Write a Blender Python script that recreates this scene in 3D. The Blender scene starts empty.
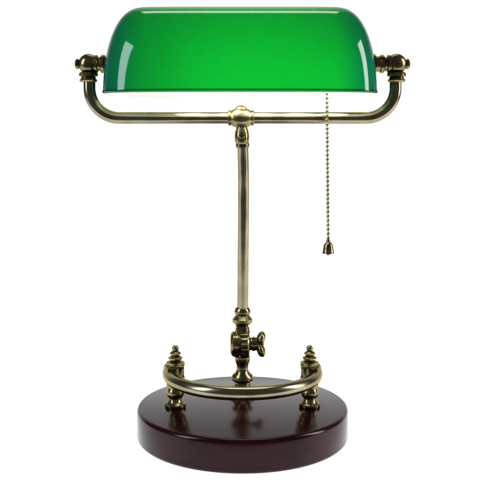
import bpy, bmesh, math
from mathutils import Vector, Matrix
S=0.001
sc=bpy.context.scene
sc.view_settings.view_transform='Standard'
sc.view_settings.look='None'
sc.view_settings.exposure=0

# ---------------------------------------------------------------- materials
def newmat(n):
    m=bpy.data.materials.new(n); m.use_nodes=True
    nt=m.node_tree; nt.nodes.clear()
    out=nt.nodes.new('ShaderNodeOutputMaterial')
    return m,nt,out
def brass(name,c1,c2,rough,scale=60,bump=0.05):
    m,nt,out=newmat(name); N=nt.nodes; L=nt.links
    p=N.new('ShaderNodeBsdfPrincipled'); p.inputs['Metallic'].default_value=1
    tc=N.new('ShaderNodeTexCoord')
    no=N.new('ShaderNodeTexNoise'); no.inputs['Scale'].default_value=scale; no.inputs['Detail'].default_value=6
    L.new(tc.outputs['Object'],no.inputs['Vector'])
    r=N.new('ShaderNodeValToRGB'); r.color_ramp.elements[0].position=.35; r.color_ramp.elements[1].position=.65
    r.color_ramp.elements[0].color=(*c1,1); r.color_ramp.elements[1].color=(*c2,1)
    L.new(no.outputs['Fac'],r.inputs['Fac']); L.new(r.outputs['Color'],p.inputs['Base Color'])
    mr=N.new('ShaderNodeMapRange'); mr.inputs['To Min'].default_value=rough-.05; mr.inputs['To Max'].default_value=rough+.08
    L.new(no.outputs['Fac'],mr.inputs['Value']); L.new(mr.outputs['Result'],p.inputs['Roughness'])
    n2=N.new('ShaderNodeTexNoise'); n2.inputs['Scale'].default_value=400; L.new(tc.outputs['Object'],n2.inputs['Vector'])
    b=N.new('ShaderNodeBump'); b.inputs['Strength'].default_value=bump; b.inputs['Distance'].default_value=.0005
    L.new(n2.outputs['Fac'],b.inputs['Height']); L.new(b.outputs['Normal'],p.inputs['Normal'])
    p.inputs['Specular Tint'].default_value=(.75,.68,.5,1)
    L.new(p.outputs[0],out.inputs[0]); return m
M_brass=brass('antique_brass',(.21,.18,.115),(.29,.255,.17),.2)
M_dark=brass('aged_brass',(.14,.11,.055),(.27,.225,.12),.24,120,.12)

def woodmat():
    m,nt,out=newmat('mahogany_lacquer'); N=nt.nodes; L=nt.links
    p=N.new('ShaderNodeBsdfPrincipled')
    tc=N.new('ShaderNodeTexCoord'); mp=N.new('ShaderNodeMapping'); mp.inputs['Scale'].default_value=(4,60,60)
    L.new(tc.outputs['Object'],mp.inputs[0])
    no=N.new('ShaderNodeTexNoise'); no.inputs['Scale'].default_value=1.5; no.inputs['Detail'].default_value=8
    L.new(mp.outputs[0],no.inputs['Vector'])
    r=N.new('ShaderNodeValToRGB'); r.color_ramp.elements[0].position=.3; r.color_ramp.elements[1].position=.7
    r.color_ramp.elements[0].color=(.008,.0012,.0018,1); r.color_ramp.elements[1].color=(.024,.003,.004,1)
    L.new(no.outputs['Fac'],r.inputs['Fac']); L.new(r.outputs['Color'],p.inputs['Base Color'])
    p.inputs['Roughness'].default_value=.17; p.inputs['IOR'].default_value=1.28
    p.inputs['Specular Tint'].default_value=(1,.8,.82,1)
    L.new(p.outputs[0],out.inputs[0]); return m
M_wood=woodmat()

def glass(name,col,tcol,tfac,coat):
    m,nt,out=newmat(name); N=nt.nodes; L=nt.links
    p=N.new('ShaderNodeBsdfPrincipled'); p.inputs['Base Color'].default_value=(*col,1)
    p.inputs['Roughness'].default_value=.07 if coat else .35
    t=N.new('ShaderNodeBsdfTranslucent'); t.inputs['Color'].default_value=(*tcol,1)
    mx=N.new('ShaderNodeMixShader'); mx.inputs[0].default_value=tfac
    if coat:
        # surface and translucent colours turn darker and bluer towards both ends
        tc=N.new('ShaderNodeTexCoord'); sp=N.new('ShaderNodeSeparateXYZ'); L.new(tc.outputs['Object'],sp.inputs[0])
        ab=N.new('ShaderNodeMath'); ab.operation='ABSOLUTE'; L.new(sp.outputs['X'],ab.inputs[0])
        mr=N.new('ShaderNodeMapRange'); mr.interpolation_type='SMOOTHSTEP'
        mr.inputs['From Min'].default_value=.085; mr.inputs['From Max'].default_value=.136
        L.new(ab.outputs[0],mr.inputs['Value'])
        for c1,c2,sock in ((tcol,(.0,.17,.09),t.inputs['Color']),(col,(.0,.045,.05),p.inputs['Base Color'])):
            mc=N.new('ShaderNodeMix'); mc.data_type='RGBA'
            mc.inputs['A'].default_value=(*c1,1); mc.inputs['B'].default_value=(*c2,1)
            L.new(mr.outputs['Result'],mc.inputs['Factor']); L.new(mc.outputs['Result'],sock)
    L.new(p.outputs[0],mx.inputs[1]); L.new(t.outputs[0],mx.inputs[2]); L.new(mx.outputs[0],out.inputs[0])
    return m
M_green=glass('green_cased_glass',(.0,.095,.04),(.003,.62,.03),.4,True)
M_opal=glass('white_opal_glass',(.85,.9,.82),(.9,.95,.88),.4,False)
m,nt,out=newmat('lit_bulb'); e=nt.nodes.new('ShaderNodeEmission'); e.inputs[0].default_value=(1,.97,.88,1); e.inputs[1].default_value=1.5
nt.links.new(e.outputs[0],out.inputs[0]); M_bulb=m
m,nt,out=newmat('white_table_added_glow'); p=nt.nodes.new('ShaderNodeBsdfPrincipled'); p.inputs['Base Color'].default_value=(.85,.85,.85,1); p.inputs['Roughness'].default_value=.6
p.inputs['Emission Color'].default_value=(1,1,1,1); p.inputs['Emission Strength'].default_value=1.0  # emission added to the tabletop so it stays pure white under the lamp
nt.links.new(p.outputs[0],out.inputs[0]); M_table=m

# ---------------------------------------------------------------- mesh helpers (mm)
def lathe(bm,prof,origin=(0,0,0),axis='Z',seg=64,fn=None):
    o=Vector(origin); rings=[]
    def P(r,h,a):
        if fn: r=fn(r,h,a)
        c,s=math.cos(a)*r,math.sin(a)*r
        if axis=='Z': v=Vector((c,s,h))
        elif axis=='X': v=Vector((h,c,s))
        else: v=Vector((c,h,s))
        return o+v
    for r,h in prof:
        if r<=1e-6: rings.append([bm.verts.new(P(0,h,0))])
        else: rings.append([bm.verts.new(P(r,h,2*math.pi*i/seg)) for i in range(seg)])
    for A,B in zip(rings,rings[1:]):
        for i in range(seg):
            j=(i+1)%seg
            if len(A)==1 and len(B)==1: continue
            if len(A)==1: f=(A[0],B[j],B[i])
            elif len(B)==1: f=(A[i],A[j],B[0])
            else: f=(A[i],A[j],B[j],B[i])
            bm.faces.new(f)
def catmull(pts,n=10):
    P=[Vector(p) for p in pts]; P=[P[0]*2-P[1]]+P+[P[-1]*2-P[-2]]; o=[]
    for i in range(1,len(P)-2):
        for k in range(n):
            t=k/n; a,b,c,d=P[i-1:i+3]
            o.append(.5*((2*b)+(-a+c)*t+(2*a-5*b+4*c-d)*t*t+(-a+3*b-3*c+d)*t**3))
    o.append(P[-2]); return o
def tube(bm,path,rad,seg=32):
    path=[Vector(p) for p in path]; n=len(path); rings=[]
    T0=(path[1]-path[0]).normalized(); up=T0.orthogonal().normalized()
    for i,p in enumerate(path):
        T=(path[min(i+1,n-1)]-path[max(i-1,0)]).normalized()
        up=(up-T*up.dot(T)).normalized(); w=T.cross(up)
        r=rad(i/(n-1)) if callable(rad) else rad
        rings.append([bm.verts.new(p+up*math.cos(2*math.pi*k/seg)*r+w*math.sin(2*math.pi*k/seg)*r) for k in range(seg)])
    for A,B in zip(rings,rings[1:]):
        for k in range(seg): bm.faces.new((A[k],A[(k+1)%seg],B[(k+1)%seg],B[k]))
    bm.faces.new(rings[0][::-1]); bm.faces.new(rings[-1])
def box(bm,c,d,bev=1.0,rot=None):
    b2=bmesh.new(); bmesh.ops.create_cube(b2,size=1)
    for v in b2.verts: v.co=Vector((v.co.x*d[0],v.co.y*d[1],v.co.z*d[2]))
    bmesh.ops.bevel(b2,geom=b2.edges[:],offset=bev,segments=3,affect='EDGES',profile=.5)
    me=bpy.data.meshes.new('t'); 
    if rot: bmesh.ops.transform(b2,matrix=rot,verts=b2.verts)
    bmesh.ops.translate(b2,vec=c,verts=b2.verts); b2.to_mesh(me); b2.free(); bm.from_mesh(me); bpy.data.meshes.remove(me)
def ball(bm,c,r,sc3=(1,1,1),u=32,v=20,rot=None):
    M=Matrix.Translation(c)@(rot or Matrix.Identity(4))@Matrix.Diagonal((*[r*k for k in sc3],1))
    bmesh.ops.create_uvsphere(bm,u_segments=u,v_segments=v,radius=1,matrix=M)
def finish(bm,name,mats,parent=None,loc=(0,0,0),angle=35,label=None):
    bmesh.ops.recalc_face_normals(bm,faces=bm.faces)
    for f in bm.faces: f.smooth=True
    bmesh.ops.translate(bm,vec=-Vector(loc),verts=bm.verts)
    bmesh.ops.scale(bm,vec=(S,S,S),verts=bm.verts)
    me=bpy.data.meshes.new(name); bm.to_mesh(me); bm.free()
    for mm in mats: me.materials.append(mm)
    me.set_sharp_from_angle(angle=math.radians(angle))
    ob=bpy.data.objects.new(name,me); sc.collection.objects.link(ob)
    W=Vector(loc)*S
    if parent:
        ob.parent=parent
        q=parent; off=Vector((0,0,0))
        while q: off+=q.location; q=q.parent
        ob.location=W-off
    else: ob.location=W
    if label: ob['label']=label
    return ob

# ---------------------------------------------------------------- lamp
H=305; TZ=31
lamp=bpy.data.objects.new('desk_lamp',None); sc.collection.objects.link(lamp); lamp.empty_display_size=.05
lamp['label']='brass banker desk lamp with green glass shade on round mahogany base'
lamp['category']='lamp'

# base
bm=bmesh.new()
lathe(bm,[(0,0),(101,0),(103,.6),(104.4,2),(105,4),(105,27),(104.5,29),(103.2,30.5),(101.5,31),(0,31)],seg=160)
base=finish(bm,'base',[M_wood],lamp,angle=60)

# rail (half ring)
RR=73.5; RZ=63
bm=bmesh.new()
a0=math.radians(9)
path=[(RR*math.cos(t),RR*math.sin(t),RZ) for t in [ -math.pi-a0+ (math.pi+2*a0)*k/80 for k in range(81)]]
tube(bm,path,6.4)
for e in (path[0],path[-1]): ball(bm,e,7.6)
finish(bm,'rail',[M_brass],lamp,(0,0,RZ),angle=60)

# posts
def post_mesh(ox,oy):
    bm=bmesh.new()
    pr=[(0,TZ),(10,TZ),(10.6,TZ+1.5),(10.2,TZ+3.5),(8,TZ+5),(6.4,TZ+7),(6,TZ+9),(7.6,TZ+10.5),(8.6,TZ+13),(8.2,TZ+16),(6.8,TZ+19),(8.8,TZ+20),(8.8,TZ+23),(8.8,TZ+23.5),
        (8.8,TZ+43),(8.8,TZ+44.5),(6,TZ+45.5),(4.4,TZ+46.5),(6.8,TZ+47.5),(7,TZ+49),(5,TZ+50.2),(3.6,TZ+51),(5.6,TZ+52.2),(5.6,TZ+53.6),(4,TZ+54.6),(2.6,TZ+55.6),(3.4,TZ+57),(3.3,TZ+58.8),(2,TZ+60.5),(0,TZ+61)]
    lathe(bm,pr,(ox,oy,0),seg=40)
    box(bm,(ox,oy,TZ+33.5),(16,16,17),1.6)
    for dz in (27.0,41.0):
        box(bm,(ox,oy,TZ+dz),(18.4,18.4,2.4),.9)
    return bm
px,py=66.5,-9
p1=finish(post_mesh(-px,py),'post',[M_dark],lamp,(-px,py,TZ),angle=40)
p2=p1.copy(); sc.collection.objects.link(p2); p2.parent=lamp; p2.location=(px*S,py*S,TZ*S); p2.name='post.001'

# stem with hinge
YB=34
bm=bmesh.new()
lathe(bm,[(0,31),(14,31),(14.5,33),(13.6,35.5),(10.5,38),(8.5,41),(8.2,44),(11,46),(11.4,48.5),(10.6,51),(7,54),(6,57),(6.3,62),(8,66),(8,70),(0,70)],(0,YB,0),seg=48)
finish(bm,'pole_foot',[M_dark],lamp,(0,YB,31))
bm=bmesh.new()
ZJ=83
lathe(bm,[(0,-12),(9,-12),(11.5,-11),(13,-9),(13,-3.4),(12,-2.6),(12,-1.8),(14.4,-1),(14.4,6),(13.2,7.4),(9,8.2),(6.5,9),(6.5,12),(0,12)],(-.5,YB,ZJ),axis='X',seg=96,
      fn=lambda r,h,a: r+(.3*math.cos(24*a) if r>14 else 0))
lathe(bm,[(0,92),(7.5,92),(8,96),(7,100),(6,102.5),(8.6,104),(10.4,106),(10.4,109),(8.6,111),(7,113),(8,114.5),(8.4,117),(7.6,119.5),(6.4,121),(0,121)],(0,YB,0),seg=48)
box(bm,(-1,YB,95),(12,15,16),2)
hinge=finish(bm,'hinge',[M_dark],lamp,(0,YB,ZJ))
# wing nut: thick thumb disc with waisted wings
bm=bmesh.new()
lathe(bm,[(0,10),(7,10),(7.5,12),(6.6,14),(6.2,19),(5,21.5),(0,23)],(0,YB,ZJ),axis='X',seg=32)
for sgn in (1,-1):
    ball(bm,Vector((19.2,YB-1,ZJ+6.2*sgn)),1,(4.6,8,7.2),rot=Matrix.Rotation(math.radians(16*sgn),4,'Y'))
finish(bm,'wing_nut',[M_dark],hinge,(16,YB,ZJ))

# pole
AZ=317
bm=bmesh.new()
pp=catmull([(0.3,YB,118),(.5,YB-4,150),(.9,YB-11,200),(1.1,YB-17,240),(1.0,YB-22,262),(.6,YB-26,280),(-.2,YB-30,294),(-1,2,303)],12)
tube(bm,pp,lambda t: 5.8-.5*t)
finish(bm,'pole',[M_brass],lamp,(0.3,YB,118),angle=60)
# knuckle between pole and arm
bm=bmesh.new()
lathe(bm,[(0,287),(6.2,287),(6.8,289),(6.8,291),(6.2,293),(0,293)],(0,5.5,0),seg=40)
lathe(bm,[(0,291),(5.6,291),(7.0,294),(7.2,299),(6.6,304),(5.4,307),(5.4,311),(0,311)],(-.6,1,0),seg=40)
lathe(bm,[(0,-8.4),(2.6,-8.2),(3.2,-7.4),(3.2,-3),(0,-3)],(-.6,0,299.5),axis='Y',seg=24)
lathe(bm,[(0,-13),(6.8,-13),(7.6,-12.4),(7.8,-11),(7.2,-9.8),(8.4,-8),(9.6,-5),(10.1,0),(9.6,5),(8.4,8),(7.2,9.8),(7.8,11),(7.6,12.4),(6.8,13),(0,13)],(-1.5,0,AZ),axis='X',seg=48)
lathe(bm,[(0,4),(5.6,6),(5.6,9.4),(4.8,10.8),(3,12),(0,12.6)],(-1.5,0,AZ),axis='Z',seg=40)
finish(bm,'pole_knuckle',[M_dark],lamp,(-1,0,310))

# arm
bm=bmesh.new()
XE=153; rc=30
path=[(-XE,0,361),(-XE,0,352)]
for k in range(25):
    t=math.radians(180+90*k/24)
    path.append((-XE+rc+rc*math.cos(t),0,AZ+rc+rc*math.sin(t)))
path+=[(-60,0,AZ),(0,0,AZ)]
path+= [(-x,y,z) for x,y,z in path[::-1][1:]]
tube(bm,path,5.9)
arm=finish(bm,'arm',[M_brass],lamp,(0,0,AZ),angle=60)
# swivel joints
def swivel(sx):
    bm=bmesh.new()
    o=(sx*(XE+1),0,0)
    lathe(bm,[(0,353),(8,353),(9,354.5),(8,356),(7,357.5),(9.2,359),(9.6,361),(8.5,362.5),(0,362.5)],o,seg=40)
    ball(bm,(sx*(XE+1),0,371),10.2)
    f=lambda pr:[(r,h*sx) for r,h in pr]
    lathe(bm,f([(0,8),(4,8),(4,9.6),(5.2,10.2),(5.2,11.8),(3.8,13),(0,13.4)]),(sx*(XE+1),0,371),axis='X',seg=32)
    lathe(bm,f([(0,-5),(8.8,-6),(9,-9),(7.2,-10),(7.2,-12),(9.2,-13),(9.2,-16),(8,-17),(8,-21),(10,-21.5),(10,-24.5),(0,-24.5)]),(sx*(XE+1),0,371),axis='X',seg=40)
    return finish(bm,'swivel_joint',[M_dark],lamp,(sx*(XE+1),0,371))
swivel(-1); swivel(1)

# shade
bm=bmesh.new()
CX=-2.5; Z0=340; HT=88; BD=62
def ring(a,b,z,n=3.4,seg=192):
    out=[]
    for i in range(seg):
        t=2*math.pi*i/seg; c,s=math.cos(t),math.sin(t)
        rr=(abs(c)**n+abs(s)**n)**(-1/n)
        out.append(bm.verts.new((CX+a*c*rr,b*s*rr,z)))
    return out
outer=[];inner=[]
outer.append(ring(134.3,BD-.4,Z0+.6)); outer.append(ring(135.6,BD+.6,Z0+1.6)); outer.append(ring(135.4,BD+.4,Z0+3.5))
K=60
for k in range(1,K+1):
    ph=math.pi/2*k/K
    outer.append(ring(89+46*max(math.cos(ph),0)**.68,max(BD*math.cos(ph),.02),Z0+HT*math.sin(ph) ,3.4))
inner.append(ring(132.6,BD-2,Z0))
for k in range(0,K+1):
    ph=math.pi/2*k/K
    inner.append(ring(87+44.2*max(math.cos(ph),0)**.68,max((BD-3.4)*math.cos(ph),.02),Z0+.8+(HT-4.5)*math.sin(ph)))
def skin(R,mi):
    for A,B in zip(R,R[1:]):
        for i in range(len(A)):
            j=(i+1)%len(A); f=bm.faces.new((A[i],A[j],B[j],B[i])); f.material_index=mi
    f=bm.faces.new(R[-1]); f.material_index=mi
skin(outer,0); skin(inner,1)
for i in range(len(outer[0])):
    j=(i+1)%len(outer[0]); f=bm.faces.new((outer[0][i],outer[0][j],inner[0][j],inner[0][i])); f.material_index=1
bmesh.ops.remove_doubles(bm,verts=bm.verts,dist=.01)
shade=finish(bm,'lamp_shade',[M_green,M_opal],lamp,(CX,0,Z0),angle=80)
# socket & bulb
bm=bmesh.new()
lathe(bm,[(0,128),(6,128),(6,112),(14,110),(15,106),(15,78),(13,74),(0,74)],(0,0,371),axis='X',seg=40)
socket=finish(bm,'bulb_socket',[M_dark],lamp,(100,0,371))
bm=bmesh.new()
lathe(bm,[(0,74),(11,74),(13,66),(14,56),(14,-60),(12,-70),(7,-75),(0,-77)],(0,0,371),axis='X',seg=32)
finish(bm,'light_bulb',[M_bulb],lamp,(0,0,371))

# pull chain
bm=bmesh.new()
cx,cy=82.5,-17
ztop=358; zb=197
z=ztop
def cxat(z): 
    return cx+1.6*(ztop-z)/(ztop-zb)
while z>zb:
    ball(bm,(cxat(z),cy,z),1.75,u=12,v=8); z-=4.3
tube(bm,[(cxat(ztop),cy,ztop),(cxat(zb),cy,zb-2)],.45,8)
chain=finish(bm,'pull_chain',[M_brass],lamp,(cx,cy,ztop),angle=60)
bm=bmesh.new()
zz=zb-13
lathe(bm,[(0,zz+13.5),(1.8,zz+13.4),(2.4,zz+12),(2,zz+10.8),(3.4,zz+10),(4.6,zz+8),(5,zz+5),(5.3,zz+2.6),(5.9,zz+.8),(5.9,zz),(5.0,zz),(4,zz+1.2),(0,zz+1.5)],(cxat(zb),cy,0),seg=32)
ball(bm,(cxat(zb),cy,zz-.4),1.8,u=16,v=10)
finish(bm,'chain_bell',[M_dark],chain,(cxat(zb),cy,zz))

# ---------------------------------------------------------------- table surface
bm=bmesh.new()
vs=[bm.verts.new(v) for v in ((-1600,-300,0),(1600,-300,0),(1600,2600,0),(-1600,2600,0))]
bm.faces.new(vs)
t=finish(bm,'table_surface',[M_table]); t.location.z=-.0005; t['kind']='structure'; t['label']='plain white table surface with added glow'

# ---------------------------------------------------------------- world: white cyc behind, dim studio elsewhere
w=bpy.data.worlds.new('World'); sc.world=w; w.use_nodes=True
nt=w.node_tree; nt.nodes.clear(); N=nt.nodes; L=nt.links
o=N.new('ShaderNodeOutputWorld'); bg=N.new('ShaderNodeBackground'); tc=N.new('ShaderNodeTexCoord')
sp=N.new('ShaderNodeSeparateXYZ'); L.new(tc.outputs['Generated'],sp.inputs[0])
mr=N.new('ShaderNodeMapRange'); mr.interpolation_type='SMOOTHSTEP'
mr.inputs['From Min'].default_value=.5; mr.inputs['From Max'].default_value=.8; mr.inputs['To Min'].default_value=0.1; mr.inputs['To Max'].default_value=1.02
L.new(sp.outputs['Y'],mr.inputs['Value']); L.new(mr.outputs['Result'],bg.inputs['Strength'])
bg.inputs['Color'].default_value=(1,1,1,1); L.new(bg.outputs[0],o.inputs[0])

# ---------------------------------------------------------------- lights
def area(name,loc,target,sx,sy,power,col=(1,1,1)):
    l=bpy.data.lights.new(name,'AREA'); l.shape='RECTANGLE'; l.size=sx; l.size_y=sy; l.energy=power; l.color=col
    ob=bpy.data.objects.new(name,l); sc.collection.objects.link(ob); ob.location=loc
    ob.rotation_euler=(Vector(target)-Vector(loc)).to_track_quat('-Z','Y').to_euler(); return ob
area('softbox_key',(-1.0,-.5,.75),(0,0,.25),.3,.9,11,(.72,.9,1))
area('softbox_rim',(1.1,-.12,.62),(0,0,.25),.25,.9,11,(1,.99,.97))
area('softbox_top',(0,.6,1.5),(0,0,.2),.8,.2,3)
for i,x in enumerate((-50,-15,20,55,90)):
    l=bpy.data.lights.new('bulb_glow','POINT'); l.energy=.17; l.shadow_soft_size=.02; l.color=(1,.97,.88)
    ob=bpy.data.objects.new('bulb_glow',l); sc.collection.objects.link(ob); ob.location=(x*S,-.014,.35)

# ---------------------------------------------------------------- camera
cam=bpy.data.cameras.new('Camera'); co=bpy.data.objects.new('Camera',cam); sc.collection.objects.link(co)
co.location=(-.0025,-.9,H*S); co.rotation_euler=(math.radians(90),0,0)
cam.sensor_width=36; cam.lens=67.5; cam.shift_y=-110/480; cam.clip_start=.01; cam.clip_end=100
sc.camera=co
